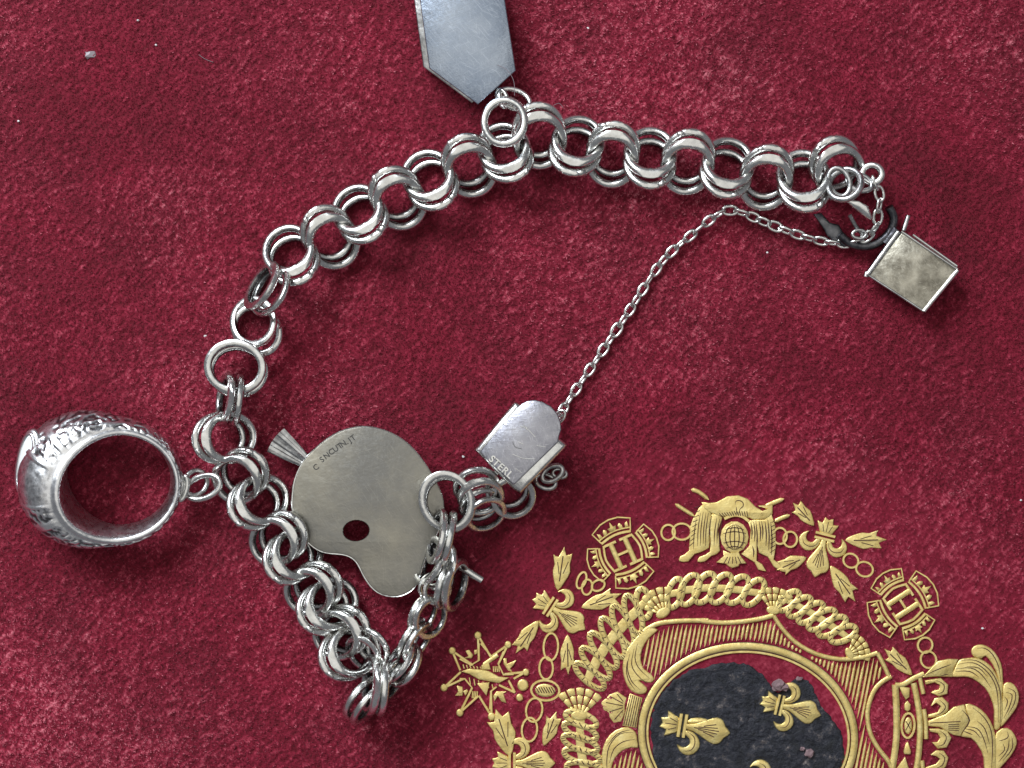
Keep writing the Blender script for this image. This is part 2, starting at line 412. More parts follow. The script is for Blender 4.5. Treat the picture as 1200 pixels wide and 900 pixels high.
# crowned monograms
def small_crown(f, root, w=17, hh=19):
    T = lambda st: pts(f, st)
    g = G().rib([f(-w, 0), f(-w*.5, -2.2), f(0, -3), f(w*.5, -2.2), f(w, 0)], 3.2, 2.6)
    g.rib([f(-w-.8, -4), f(-w*.5, -6.2), f(0, -7), f(w*.5, -6.2), f(w+.8, -4)], 1.8, 2.2)
    g.rib([f(-w, -1), f(-w-5, -13), f(-w*.6, -hh), f(0, -hh-1.5), f(w*.6, -hh), f(w+5, -13), f(w, -1)], 2.0, 2.3, sm=0)
    g.poly(T('-3 -7 -5 -12 -2 -12 0 -18 2 -12 5 -12 3 -7'), 2.3, .6, 0)
    for sx in (-1, 1):
        g.poly([f(sx*7, -6.5), f(sx*6.4, -11), f(sx*9, -13), f(sx*11, -10.5), f(sx*11, -6)], 2.1, .5, 0)
        g.poly([f(sx*13, -5.5), f(sx*14, -10), f(sx*17.5, -11.5), f(sx*17, -5)], 2.1, .5, 0)
    g.build('crown', root)
def monogram(cx, cy, deg, s=1.0):
    f = frame(cx, cy, deg, s); T = lambda st: pts(f, st)
    g = G()
    for sx in (-1, 1):
        g.rib(T('%f -13 %f 13' % (sx*7.5, sx*7.5)), 5.2*s, 2.7, sm=0)
        for sy in (-1, 1): g.rib(T('%f %f %f %f' % (sx*1.8, sy*13, sx*14, sy*13)), 2.8*s, 2.5, sm=0)
    g.rib(T('-6 0 6 0'), 2.8*s, 2.5, sm=0)
    root = g.build('letter_h', crest)
    g = G()
    for sx in (-1, 1):
        g.rib([f(sx*14.5, -14), f(sx*18, 0), f(sx*14.5, 14)], 2.4*s, 2.3)
    g.build('side_bar', root)
    for a, d in ((0, 16.5), (180, 16.5), (90, 19.5), (270, 19.5)):
        x, y = math.sin(R(a))*d, -math.cos(R(a))*d
        q = f(x, y); small_crown(frame(q[0], q[1], deg+a, s*(.92 if a % 180 == 0 else .80)), root)
monogram(730, 648, -24, 1.2); monogram(1058, 708, 57, 1.2)

# trophy
T = Z(780, 565, 7.5)
def TP(st): return pts(T, st)
g = G().poly(TP('320 200 265 280 215 390 205 600 130 650 120 695 200 697 255 632 380 578 385 420 400 272'), 2.3, .8, 2)
g.poly(TP('402 285 390 450 390 610 300 655 280 700 345 697 400 650 480 602 462 420 500 310'), 2.3, .8, 2)
for x, a, b in ((250, 590, 320), (285, 560, 270), (310, 560, 260), (335, 540, 265), (355, 560, 275), (385, 520, 290), (430, 560, 310), (455, 540, 320), (475, 590, 330)):
    g.cut(TP('%f %f %f %f %f %f' % (x-5, a, x, (a+b)/2, x+20, b)), .9, 2.5)
for k in range(9): g.cut(TP('%f %f %f %f' % (210+k*6, 560-k*42, 245+k*8, 530-k*40)), .7, 2.5, 0)
troph = g.build('trophy_drapery', crest, 'gilt drapery and arms around the small globe above the shield')
g = G().poly(TP('722 345 760 332 870 330 930 282 965 380 970 560 950 680 1020 730 1070 792 1015 785 948 742 895 655 818 622 805 530 800 690 850 720 885 785 812 770 780 705 665 632 735 560 748 420'), 2.3, .8, 1)
for x, a, b in ((755, 500, 350), (780, 520, 350), (800, 600, 345), (830, 520, 345), (850, 500, 345), (880, 560, 345), (905, 600, 330), (770, 660, 560), (930, 640, 350)):
    g.cut(TP('%f %f %f %f %f %f' % (x, a, x+4, (a+b)/2, x-8, b)), 1.2, 2.5)
for k in range(8): g.cut(TP('%f %f %f %f' % (915+k*2, 620-k*38, 962, 590-k*36)), .7, 2.5, 0)
g.build('drapery', troph)
g = G().poly(TP('315 175 380 182 450 175 540 125 640 115 720 145 790 215 850 252 895 238 810 205 940 195 940 280 880 325 780 330 720 310 620 285 500 305 400 275 340 235'), 2.9, 1.2, 1)
for k in range(12): g.cut(TP('%f %f %f %f' % (470+k*22, 262-k*1.5+abs(k-6)*2, 500+k*20, 292+abs(k-6)*2)), .8, 3.1, 0)
g.cut(TP('610 200 615 170 640 160 675 175 680 210 650 240 640 285'), .9, 3.1); g.cut(TP('620 215 625 285'), .8, 3.1)
g.build('helmet', troph)
g = G().blob(*T(605, 482), 16.5, 18.5, 0, 2.2); g.blob(*T(605, 482), 14, 16, 0, 3.4)
for u in (-.9, -.45, 0, .45, .9): g.cut([T(605+u*90*math.cos(t), 482+112*math.sin(t)) for t in (-1.4, -.7, 0, .7, 1.4)], 1.0, 3.6)
for y, hw in ((405, 80), (440, 100), (525, 100), (570, 75)): g.cut(TP('%f %f %f %f %f %f' % (605-hw, y+10, 605, y-6, 605+hw, y+10)), 1.0, 3.6)
g.build('globe', troph)
g = G().poly(TP('505 600 560 620 640 610 655 640 710 712 650 718 640 740 585 756 545 735 530 718 445 705 510 650'), 2.6, 1, 1)
for k in range(5): g.cut(TP('%f 655 %f 715' % (545+k*22, 510+k*38)), .8, 2.8, 0)
g.rib(TP('515 322 570 298 620 290 680 305 730 345'), 4, 2.8); g.build('globe_stand', troph)
for st, w0 in (('222 65 290 85 380 155', 5), ('82 190 160 240 255 300', 4.5), ('870 215 950 180 1040 145', 5), ('955 345 1020 315 1092 288', 4.8)):
    G().rib(TP(st), w0, 2.5, taper=.12).build('arrow', troph)

# star cross
T = Z(510, 730, 7.5); TP = lambda st: pts(T, st)
tips = [(375, 105), (150, 245), (75, 570), (220, 785), (495, 820), (700, 610), (795, 430), (640, 190)]
inn = [(235, 400-80), (215, 415), (250, 560), (370, 640), (480, 560), (650, 520), (580, 440), (490, 290)]
inn = [(300, 375), (215, 410), (325, 570), (375, 640), (490, 560), (655, 500), (600, 450), (500, 290)]
g = G()
for i in range(8):
    a, t, b = inn[i-1] if i else inn[7], tips[i], inn[i]
    if i == 0: a, b = (490, 300), (385, 330)
    if i == 1: a, b = (330, 370), (220, 415)
    if i == 2: a, b = (225, 430), (250, 490)
    if i == 3: a, b = (325, 570), (380, 640)
    if i == 4: a, b = (385, 640), (490, 600)
    if i == 5: a, b = (560, 545), (645, 505)
    if i == 6: a, b = (690, 490), (610, 450)
    if i == 7: a, b = (555, 360), (500, 290)
    g.rib([T(*a), T(*t)], (2.8, 3.0), 2.3, sm=0).rib([T(*b), T(*t)], (2.8, 3.0), 2.3, sm=0)
g.poly(TP('225 425 300 400 400 408 470 420 560 470 650 480 560 530 480 515 380 495 300 450'), 3.0, 1, 1)
g.rib(TP('215 315 315 370 380 330 385 180'), 2.2, 2.2, sm=0).rib(TP('600 250 555 360 600 455 690 450'), 2.2, 2.2, sm=0).rib(TP('215 490 260 490 325 570 250 720'), 2.2, 2.2, sm=0)
g.rib(TP('540 560 490 600 480 760'), 2.2, 2.2, sm=0).rib(TP('400 180 500 300'), 2.2, 2.2, sm=0).rib(TP('430 365 550 280'), 5, 2.4, sm=0).poly(TP('405 370 470 345 490 410 410 410'), 2.4, .8, 1).poly(TP('365 530 480 520 450 640'), 2.4, .8, 1)
for k in range(6): g.rib(TP('%f %f %f %f' % (245+k*30, 365+k*4, 255+k*30, 400)), 1.4, 1.8, sm=0).rib(TP('%f %f %f %f' % (300+k*40, 480+k*12, 310+k*40, 540+k*8)), 1.4, 1.8, sm=0)
for k in range(4): g.rib(TP('%f 380 %f 430' % (510+k*16, 515+k*16)), 1.4, 1.8, sm=0).rib(TP('%f 600 %f 660' % (330+k*14, 325+k*14)), 1.4, 1.8, sm=0)
star = g.build('star_cross', crest, 'eight pointed gilt star cross at the left end of the crest')
for x, y, r in [(375, 108, 4.3), (150, 243, 4.2), (78, 568, 4.2), (217, 788, 4.3), (495, 822, 4.3), (742, 655, 4.2), (770, 545, 6.6), (797, 432, 4), (640, 190, 4)]:
    G().blob(*T(x, y), r, r*1.08, 0, 3.2).build('ball', star)
for st in ('265 245 300 235 335 280 320 310 250 310 290 290', '340 240 370 230 370 270 345 280', '630 360 710 325 690 370 660 400 680 430 640 420 600 360 600 310 630 310', '190 550 240 560 245 600 240 640 175 640 200 600', '510 640 540 600 570 600 625 600 600 620 625 700 580 690 550 640 520 690', '245 600 280 580 290 600 265 640'):
    G().poly(TP(st), 2.2, .7, 1).build('lily_bud', star)

# twisted cord with shells
def loop(cx, cy, a, hp, ha, i):
    f = frame(cx, cy, a)                     # local x along the cord, y across it
    n = 20; P0 = [f(ha*math.cos(t)-.38*hp*math.sin(t), hp*math.sin(t)) for t in [2*math.pi*k/n for k in range(n)]]
    g = G().rib(P0, 7.0, 2.6+.25*(i % 2), True, 0)
    for k in range(n):
        if hp > 18 or k % 2 == 0:
            q = P0[k]; c = (cx, cy); L = math.dist(q, c); ux, uy = (q[0]-c[0])/L, (q[1]-c[1])/L
            sx, sy = -uy*.8, ux*.8
            g.cut([(q[0]-ux*2+sx, q[1]-uy*2+sy), (q[0]+ux*2-sx, q[1]+uy*2-sy)], .75, 2.9+.25*(i % 2), 0)
    g.build('cord_loop', crest)
    G().rib([f(-ha*.7, 0), f(ha*.7, 0)], hp*.50, 1.7, sm=0).build('cord_core', crest)
for i, q in enumerate([(791, 695, -10, 16, 9), (808, 691, -5, 17, 11), (826, 689, -2, 17, 11), (845, 689.5, 2, 17, 11), (864, 691, 6, 16.5, 11), (883, 694, 8, 16, 10), (924, 704, 22, 14, 8), (937, 711, 25, 15, 8), (950, 718, 28, 16, 8), (963, 726, 31, 17, 8.5), (975, 734, 34, 17, 8.5), (988, 743, 38, 15, 8.5),
                       (754, 707, -36, 16, 9), (742, 720, -42, 22, 9), (730, 733, -48, 24, 9), (718, 747, -52, 24, 9), (707, 762, -60, 23, 9), (698, 777, -66, 22, 8.5), (691, 792, -73, 20, 8),
                       (681, 843, 86, 18, 8), (680, 857, 88, 19, 8.5), (680, 871, 86, 20, 8.5), (682, 886, 80, 20, 8.5), (685, 901, 74, 20, 8.5), (690, 917, 70, 20, 8.5)]):
    loop(*q, i)
def shell(cx, cy, deg, s=1.0):
    f = frame(cx, cy, deg, s)                # knob at origin, fan opens towards -y
    root = G().blob(*f(0, 2), 9*s, 5.5*s, deg, 3.2).build('shell', crest)
    n = 5
    for i in range(n):
        for j in range(3):
            a0, a1 = (-46+i*92/n)+1.4, (-46+(i+1)*92/n)-1.4
            r0, r1 = [(8, 15), (16, 24), (25, 32)][j]
            p = [f(r*math.sin(R(a)), -r*math.cos(R(a))+6) for r, a in ((r0, a0), (r0, a1), (r1, a1), (r1+.8, (a0+a1)/2), (r1, a0))]
            G().poly(p, 2.7, .7, 0).build('shell_rib', root)
shell(776, 716, -30, 1.05); shell(906.5, 713, 7, .95); shell(997, 765, 62, .85)
shell(679, 836, 2, 1.15)

# cartouche
A = Z(680, 720, 5); B = Z(820, 660, 5); C = Z(980, 720, 5)
top = pts(A, '345 125 400 80 470 50 600 37 750 36 900 46')[:-1]+pts(B, '0 335 100 347 200 346 330 330')
g = G().rib(top+pts(B, '432 306'), 5.6, 3)
g.rib(pts(B, '432 306 480 378 560 462 680 530 820 562 950 552 1040 525'), 5.2, 3)
g.rib(pts(B, '1040 525 1075 590 1108 662'), 5.2, 3)
right = pts(C, '322 362 268 395 225 440 192 520 182 600 200 700 250 790 310 868 340 960')
g.rib(right, 5.4, 3); car = g.build('shield_border', crest)
g = G().poly(pts(A, '345 115 300 165 262 225 247 310 262 390 295 445 345 468 385 458 389 425 340 385 375 394 412 400 433 380 415 350 375 320 355 270 362 205 400 140 455 90 400 78'), 3.2, 1.4, 2)
for st in ('290 230 275 310 300 390 350 440', '315 200 300 290 330 350 385 400', '335 170 320 250 340 310 400 370', '275 270 270 330 285 390 320 440'): g.cut(pts(A, st), .9, 3.4)
g.build('scroll', car)
g = G().poly(pts(A, '338 780 335 740 325 690 275 658 205 678 150 735 125 820 128 900 140 990 185 1000 183 900 205 840 245 800 295 780'), 3.2, 1.4, 2)
for st in ('310 690 230 700 170 770 155 860 160 950', '320 730 250 745 195 790 170 870', '290 675 215 700 155 770'): g.cut(pts(A, st), .9, 3.4)
g.build('scroll', car)
g = G().poly(pts(A, '290 462 365 488 345 570 330 665 245 652 265 560'), 2.6, .9, 0)
for k in range(6): g.cut(pts(A, '%f %f %f %f' % (295+k*12, 470+k*4, 255+k*13, 645+k*3)), .8, 2.8, 0)
g.build('side_band', car)
g = G().poly(pts(A, '120 512 150 492 172 468 220 450 245 470 272 488 262 530 262 575 240 628 195 636 170 600 165 575 135 560'), 2.4, .9, 1)
for st in ('250 520 175 480', '250 535 150 515', '250 545 170 570', '250 560 200 615', '252 510 215 465'): g.cut(pts(A, st), .9, 2.6, 0)
g.build('leaf_fan', car)
def inside(x, y, p):
    r = False
    for i in range(len(p)):
        (x1, y1), (x2, y2) = p[i-1], p[i]
        if (y1 > y) != (y2 > y) and x < (x2-x1)*(y-y1)/(y2-y1)+x1: r = not r
    return r
reg = pts(A, '432 382 400 345 375 320 360 270 364 205 400 140 455 95 540 62 600 56 750 55')+pts(B, '0 352 100 362 200 362 330 348 425 335')+pts(B, '440 345 470 395 550 480 670 550 820 582 950 572 1030 548 1060 600 1085 655')+pts(C, '280 360 230 395 190 450 168 520 160 600 180 710 230 800 290 880 320 960 300 1030 0 1030 -400 700')
hat = G(); fr = frame(877, 868, -4)
def inoval(x, y, a=131, b=111):
    X, Y = x-876.5, y-862; c, s_ = math.cos(R(6)), math.sin(R(6)); return ((X*c+Y*s_)/a)**2+((-X*s_+Y*c)/b)**2 < 1
def hatch(poly, xa, xb, ya, yb, step, lean, w0):
    x = xa
    while x < xb:
        run = []; y = ya
        while y < yb:
            X = x-(y-820)*lean; ok = inside(X, y, poly) and not inoval(X, y)
            if ok: run.append((X, y))
            if (not ok or y+1 >= yb) and run:
                if len(run) > 4: hat.rib([run[0], ((run[0][0]+run[-1][0])/2+random.uniform(-.3, .3), (run[0][1]+run[-1][1])/2), run[-1]], w0*random.uniform(.85, 1.15), 2.0, sm=2, taper=.15)
                run = []
            y += 1
        x += step
hatch(reg, 700, 1140, 720, 940, 5.15, .2, 2.9)
hatch(pts(A, '345 790 300 795 250 815 215 850 195 910 195 1000 400 1000 370 900'), 690, 780, 870, 925, 5.15, .2, 2.9)
o = hat.build('hatching', car); o['kind'] = 'stuff'

# royal crown
T = Z(1040, 740, 5.625); TP = lambda st: pts(T, st)
g = G().rib(TP('50 350 58 500 58 700 35 880 15 990'), 7.6, 3).rib(TP('172 340 195 450 214 600 208 780 192 900 180 990'), 7, 3).rib(TP('50 352 100 350 170 310 240 278'), 6, 3)
g.rib(TP('212 300 236 410'), 5, 2.6).rib(TP('240 512 252 600 254 708'), 5, 2.6).rib(TP('228 850 238 970'), 5, 2.6)
kr = g.build('royal_crown', crest, 'large gilt royal crown lying on its side at the right')
g = G().ring(*T(135, 620), 7.6, 14.5, 3, 3.0); g.blob(*T(136, 620), 4.6, 10, 3, 2.4); g.cut(TP('120 590 150 640'), .8, 2.6, 0).cut(TP('150 590 120 650'), .8, 2.6, 0); g.build('jewel', kr)
for st in ('110 480 130 455 152 480 150 515 130 528 112 515', '105 790 120 735 135 725 155 790 150 810 110 808', '75 360 145 370 145 430 120 450 95 410', '60 900 115 825 140 900 135 960 70 960'):
    G().poly(TP(st), 2.4, .8, 1).build('jewel', kr)
g = G().poly(TP('230 300 330 195 400 180 465 182 440 235 425 300 330 296'), 3, 1, 1); g.cut(TP('250 285 340 245 420 215'), .9, 3.2).cut(TP('350 290 400 280'), .8, 3.2); g.build('crown_leaf', kr)
g = G().poly(TP('425 298 440 250 470 190 520 175 600 175 680 225 730 310 755 400 762 560 735 640 702 640 702 520 680 440 640 370 560 310 500 298'), 3, 1.2, 2)
for st in ('460 215 560 205 640 250 700 330 725 430 728 600', '450 245 550 240 620 285 680 370', '450 262 540 262 600 300', '520 230 600 240 650 290', '480 190 580 190 670 250 720 330 745 430 740 600'): g.cut(TP(st), .95, 3.2)
g.build('arch', kr)
g = G().poly(TP('550 130 570 97 620 85 680 110 730 170 757 250 760 400 735 400 727 300 690 215 645 160 620 178 570 168'), 2.8, 1.1, 2); g.cut(TP('590 110 640 110 690 150 730 230 745 330'), .9, 3.0); g.build('scroll', kr)
for st, cs in (('765 350 812 335 850 370 867 430 850 500 800 570 748 628 742 560 758 450', ('780 400 820 420 800 500 765 570', '790 370 840 400 835 470 790 550', '770 430 790 460 770 520')),
               ('718 665 790 635 838 680 852 740 812 820 742 900 700 960 702 800', ('735 720 790 700 790 660', '800 700 790 780 730 860', '760 740 770 780 730 820', '820 700 820 770 760 850'))):
    g = G().poly(TP(st), 2.6, 1.1, 2)
    for c in cs: g.cut(TP(c), .9, 2.8)
    g.build('feather', kr)
g = G().poly(TP('268 588 380 545 435 497 505 480 540 590 480 690 430 682 350 632 268 622'), 3, 1.2, 1); g.cut(TP('280 602 480 592'), .9, 3.2, 0).cut(TP('490 515 540 585 485 670'), 1, 3.2)
for k in range(4): g.cut(TP('%f %f %f %f' % (400, 612+k*12, 470, 610+k*14)), .7, 3.2, 0)
g.build('crown_leaf', kr)
g = G().poly(TP('512 480 580 490 650 545 700 640 718 760 705 980 645 980 632 830 600 760 550 702 485 690 530 600 536 580'), 3, 1.2, 2)
for st in ('560 500 630 560 680 650 690 780 680 950', '520 625 590 640 630 700 660 800', '510 640 570 655 610 700', '590 590 640 640 670 740', '500 655 560 680'): g.cut(TP(st), .95, 3.2)
g.build('arch', kr)
for st, c in (('245 322 350 306 400 350 395 410 340 427 285 405 300 390 338 382 345 352 310 335 250 350', '320 320 370 350 365 395 330 410'),
              ('265 568 270 546 330 532 352 492 320 470 285 490 310 440 360 430 402 470 400 520 350 560', '340 450 380 490 360 530 310 555'),
              ('275 640 330 638 390 650 422 700 390 765 330 772 290 730 330 727 347 700 330 670 280 660', '340 650 385 690 370 740 330 755'),
              ('250 895 320 872 347 840 320 822 283 812 320 782 370 785 402 830 385 890 340 932 250 932', '340 800 375 830 360 880 310 905')):
    G().poly(TP(st), 2.7, 1, 1).cut(TP(c), .9, 2.9).build('curl', kr)
#BRACELET
# ================================================================== the charm bracelet
br = empty('charm_bracelet', P(560, 330)); tag(br, 'silver double-link charm bracelet laid in a zigzag across the crimson velvet', 'bracelet')
TILT = 33
def ring_mesh(name, rx, ry, wbase, wextra, hh, tilt, facet=None, seg=56, cs=12, sup=2.0, ex=None):
    V = []; F = []; PT = []; s, c = math.sin(R(tilt)), math.cos(R(tilt))
    for i in range(seg):
        t = 2*math.pi*i/seg; nx, ny = math.cos(t)/rx, math.sin(t)/ry; L = math.hypot(nx, ny); nx /= L; ny /= L
        k = max(0, math.sin(t))**3; kk = (wbase+wextra*k)/2
        for j in range(cs):
            a = 2*math.pi*j/cs; ca, sa = math.cos(a), math.sin(a)
            u = math.copysign(abs(ca)**(2/sup), ca)*kk; v = math.copysign(abs(sa)**(2/sup), sa)*hh
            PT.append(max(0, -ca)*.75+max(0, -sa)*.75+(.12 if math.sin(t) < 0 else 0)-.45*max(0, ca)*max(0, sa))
            V.append(Vector((rx*math.cos(t)+nx*(u-wextra*k*.28), ry*math.sin(t)+ny*(u-wextra*k*.28), v)))
    if facet is not None:
        m = max(v.y*s+v.z*c for v in V)-facet
        for v in V:
            d = v.y*s+v.z*c-m
            if d > 0: v.y -= d*s; v.z -= d*c
    for i in range(seg):
        for j in range(cs):
            a, b = i*cs+j, i*cs+(j+1) % cs; i2 = (i+1) % seg; d, e = i2*cs+j, i2*cs+(j+1) % cs
            F.append((a, d, e, b))
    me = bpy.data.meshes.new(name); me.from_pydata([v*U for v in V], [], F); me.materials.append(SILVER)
    me.polygons.foreach_set('use_smooth', [True]*len(F)); me.set_sharp_from_angle(angle=R(38)); me.update()
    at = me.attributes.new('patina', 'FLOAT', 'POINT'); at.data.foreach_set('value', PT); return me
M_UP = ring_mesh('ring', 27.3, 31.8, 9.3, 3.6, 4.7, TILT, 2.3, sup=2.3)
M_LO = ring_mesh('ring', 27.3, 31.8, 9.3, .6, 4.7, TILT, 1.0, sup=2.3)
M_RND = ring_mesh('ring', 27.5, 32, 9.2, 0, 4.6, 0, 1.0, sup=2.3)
def blob_mesh(name, rx, ry, rz, seed):
    bm = bmesh.new(); bmesh.ops.create_icosphere(bm, subdivisions=2, radius=1)
    for v in bm.verts:
        k = 1+.35*noise.noise(v.co*1.5+Vector((seed, 0, 0))); v.co = Vector((v.co.x*rx*k, v.co.y*ry*k, v.co.z*rz*k))*U
    me = bpy.data.meshes.new(name); bm.to_mesh(me); bm.free(); me.materials.append(SILVER)
    me.polygons.foreach_set('use_smooth', [True]*len(me.polygons)); return me
M_BLOB = blob_mesh('solder_joint', 7.0, 3.6, 4.4, 3)
def child(name, me, parent, loc, rot=(0, 0, 0), sc=1):
    o = bpy.data.objects.new(name, me); COL.objects.link(o); o.parent = parent; o.location = Vector(loc)*U; o.rotation_euler = rot
    o.scale = (sc,)*3 if not isinstance(sc, tuple) else sc; return o
def dlink(x, y, z, yaw, tilt=TILT, pitch=0, tw=None, tw_tilt=0, sc=1.0, joint=215, up=M_UP, lo=M_LO, spin=0, scu=None):
    """a double link: upper ring + lower twin; yaw is the local x axis, +y the raised edge"""
    e = empty('link', P(x, y, z), br)
    m = Matrix.Rotation(R(yaw), 4, 'Z') @ Matrix.Rotation(R(pitch), 4, 'Y') @ Matrix.Rotation(R(tilt), 4, 'X') @ Matrix.Rotation(R(spin), 4, 'Z')
    e.rotation_euler = m.to_euler()
    s, c = math.sin(R(TILT)), math.cos(R(TILT))
    if tw is None: tw = (0, (12.8*c-4*s), -(12.8*s+4*c))      # twin relative to the upper ring, local
    h = Vector(tw)*.5
    jt = random.uniform(-2, 2)
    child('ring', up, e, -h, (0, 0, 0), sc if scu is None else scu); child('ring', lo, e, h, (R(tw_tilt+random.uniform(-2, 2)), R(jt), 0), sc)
    if joint is not None:
        ja = R(120 if joint == 215 else joint); child('solder_joint', M_BLOB, e, (28.5*sc*math.cos(ja)+h.x, 34*sc*math.sin(ja)+h.y, h.z+2), (0, 0, ja+R(90)+random.uniform(-.4, .4)), random.uniform(.8, 1.1))
    return e
Apts = [(341, 299, 0), (387, 278, 1), (422, 251, 0), (466, 232, 1), (504, 211, 0), (550, 194, 1), (592, 179, 0), (632, 159, 1), (676, 171, 0), (718, 181, 1), (762, 185, 0), (806, 190, 1), (852, 197, 0), (898, 208, 1), (942, 212, 0), (981, 197, 1)]
for i, (x, y, odd) in enumerate(Apts):
    a, b = Apts[max(0, i-1)], Apts[min(len(Apts)-1, i+1)]
    ang = math.degrees(math.atan2(-(b[1]-a[1]), b[0]-a[0]))+random.uniform(-3, 3)
    if i == 15: ang = 25
    dlink(x, y, 27+(3 if i == 7 else 0)+random.uniform(-1, 1), ang+(0 if odd else 180), TILT+random.uniform(-3, 3), random.uniform(-4, 4))
Bp = [(263, 513, 93), (282, 558, -48), (303, 588, 118), (326, 632, -56), (344, 651, 121), (367, 690, -58), (384, 710, 121), (400, 741, -58), (410, 765, 116)]
for i, (x, y, yw) in enumerate(Bp):
    dlink(x, y, 27, yw+random.uniform(-3, 3), TILT+random.uniform(-2, 3), random.uniform(-4, 4), sc=.97)
# corner at the left: two links turned on edge around a flat one
dlink(312, 338, 40, 238, 66, 0, tw=(0, 1, -12), tw_tilt=-8, joint=None, up=M_RND, lo=M_RND)
dlink(299, 382, 22, 225, 28, 6, tw=(6, 4, -12), tw_tilt=-18, joint=150, up=M_RND, lo=M_LO, sc=.92)
dlink(277, 432, 36, 262, 6, 0, tw=(4, 0, -16), tw_tilt=0, joint=30, up=M_RND, lo=M_LO)
dlink(271, 468, 30, 262, 70, 0, tw=(0, 1, -14), tw_tilt=10, joint=None, up=M_UP, lo=M_RND, sc=.95)
# tip at the bottom and the way back up
dlink(431, 762, 34, -50, 50, 0, joint=60, up=M_RND, lo=M_LO, sc=.78)
dlink(441, 803, 42, 264, 75, 0, tw=(0, 1, -12), tw_tilt=5, joint=None, up=M_UP, lo=M_RND, sc=1.10)
dlink(429, 821, 34, 52, 77, 0, tw=(0, 0, -10), tw_tilt=-6, joint=None, up=M_RND, lo=M_RND, sc=.95)
dlink(457, 799, 33, 56, 76, 4, tw=(0, 1, -9), tw_tilt=4, joint=None, up=M_RND, lo=M_LO, sc=.92)
dlink(471, 777, 40, 236, 73, -4, tw=(0, 1, -9), tw_tilt=-6, joint=20, up=M_RND, lo=M_LO, sc=.88)
dlink(486, 750, 36, 58, 71, 4, tw=(0, 1, -10), tw_tilt=6, joint=None, up=M_RND, lo=M_RND, sc=.85)
dlink(500, 722, 44, 64, 52, 8, tw=(0, 2, -10), tw_tilt=10, joint=160, up=M_RND, lo=M_RND, sc=.80)
dlink(509, 690, 48, 80, 40, 0, tw=(2, 1, -10), tw_tilt=6, joint=None, up=M_RND, lo=M_RND, sc=.55)
dlink(528, 684, 38, 78, 72, 0, tw=(0, 1, -12), tw_tilt=8, joint=None, up=M_UP, lo=M_RND, sc=1.0)
dlink(508, 660, 40, 246, 66, 0, tw=(0, 2, -12), tw_tilt=-10, joint=200, up=M_RND, lo=M_UP, sc=.95)
dlink(518, 630, 54, 258, 77, 0, tw=(0, 1, -13), tw_tilt=9, joint=None, up=M_RND, lo=M_RND, sc=1.02)
dlink(524, 588, 46, 20, 10, 0, tw=(0, -6, -14), tw_tilt=0, joint=330, up=M_RND, lo=M_LO, sc=1.0)
dlink(561, 576, 40, 24, 46, -6, joint=None, up=M_UP, lo=M_RND, sc=.86)
dlink(566, 597, 30, 30, 50, 0, joint=200, up=M_RND, lo=M_LO, sc=.80)
dlink(598, 577, 24, 30, 34, 0, joint=None, up=M_RND, lo=M_RND, sc=.84)
# end link where the safety chain hangs

# generic tube through world-ish px points (x, y, z)
def tube(pp, r, closed=False, n=8, sm=6, flat=1.0):
    if sm:
        Q = []; N = len(pp); rg = range(N if closed else N-1)
        for i in rg:
            gq = lambda k: pp[k % N] if closed else pp[min(max(k, 0), N-1)]
            a, b, c, d = gq(i-1), gq(i), gq(i+1), gq(i+2)
            for k in range(sm):
                t = k/sm; Q.append(tuple(.5*(2*b[j]+(c[j]-a[j])*t+(2*a[j]-5*b[j]+4*c[j]-d[j])*t*t+(3*b[j]-a[j]-3*c[j]+d[j])*t**3) for j in range(3)))
        if not closed: Q.append(pp[-1])
    else: Q = pp
    C_ = [P(*q) for q in Q]; N = len(C_); V = []; F = []; nrm = None
    for i in range(N):
        a = C_[i-1] if (closed or i) else C_[0]; b = C_[(i+1) % N] if (closed or i < N-1) else C_[-1]
        t = (b-a).normalized()
        if nrm is None: nrm = t.orthogonal().normalized()
        nrm = (nrm-t*nrm.dot(t)).normalized(); bn = t.cross(nrm)
        rr = r if not callable(r) else r(i/(N-1))
        V += [C_[i]+(nrm*math.cos(2*math.pi*j/n)*rr+bn*math.sin(2*math.pi*j/n)*rr*flat)*U for j in range(n)]
    for i in range(N if closed else N-1):
        i2 = (i+1) % N
        for j in range(n): F.append((i*n+j, i*n+(j+1) % n, i2*n+(j+1) % n, i2*n+j))
    if not closed: F += [tuple(range(n))[::-1], tuple((N-1)*n+j for j in range(n))]
    return V, F
def tubes(name, parent, specs, mat, **k):
    V = []; F = []
    for sp in specs:
        v, f = tube(*sp[:2], **(sp[2] if len(sp) > 2 else {})); o = len(V); V += v; F += [tuple(i+o for i in q) for q in f]
    return link(name, V, F, mat, parent, sharp=60)
def circ(cx, cy, z, rx, ry, rot=0, tx=0, ty=0, n=20):
    f = frame(cx, cy, rot); out = []
    for i in range(n):
        t = 2*math.pi*i/n; u, v = rx*math.cos(t), ry*math.sin(t); q = f(u, v); out.append((q[0], q[1], z+u*tx+v*ty))
    return out

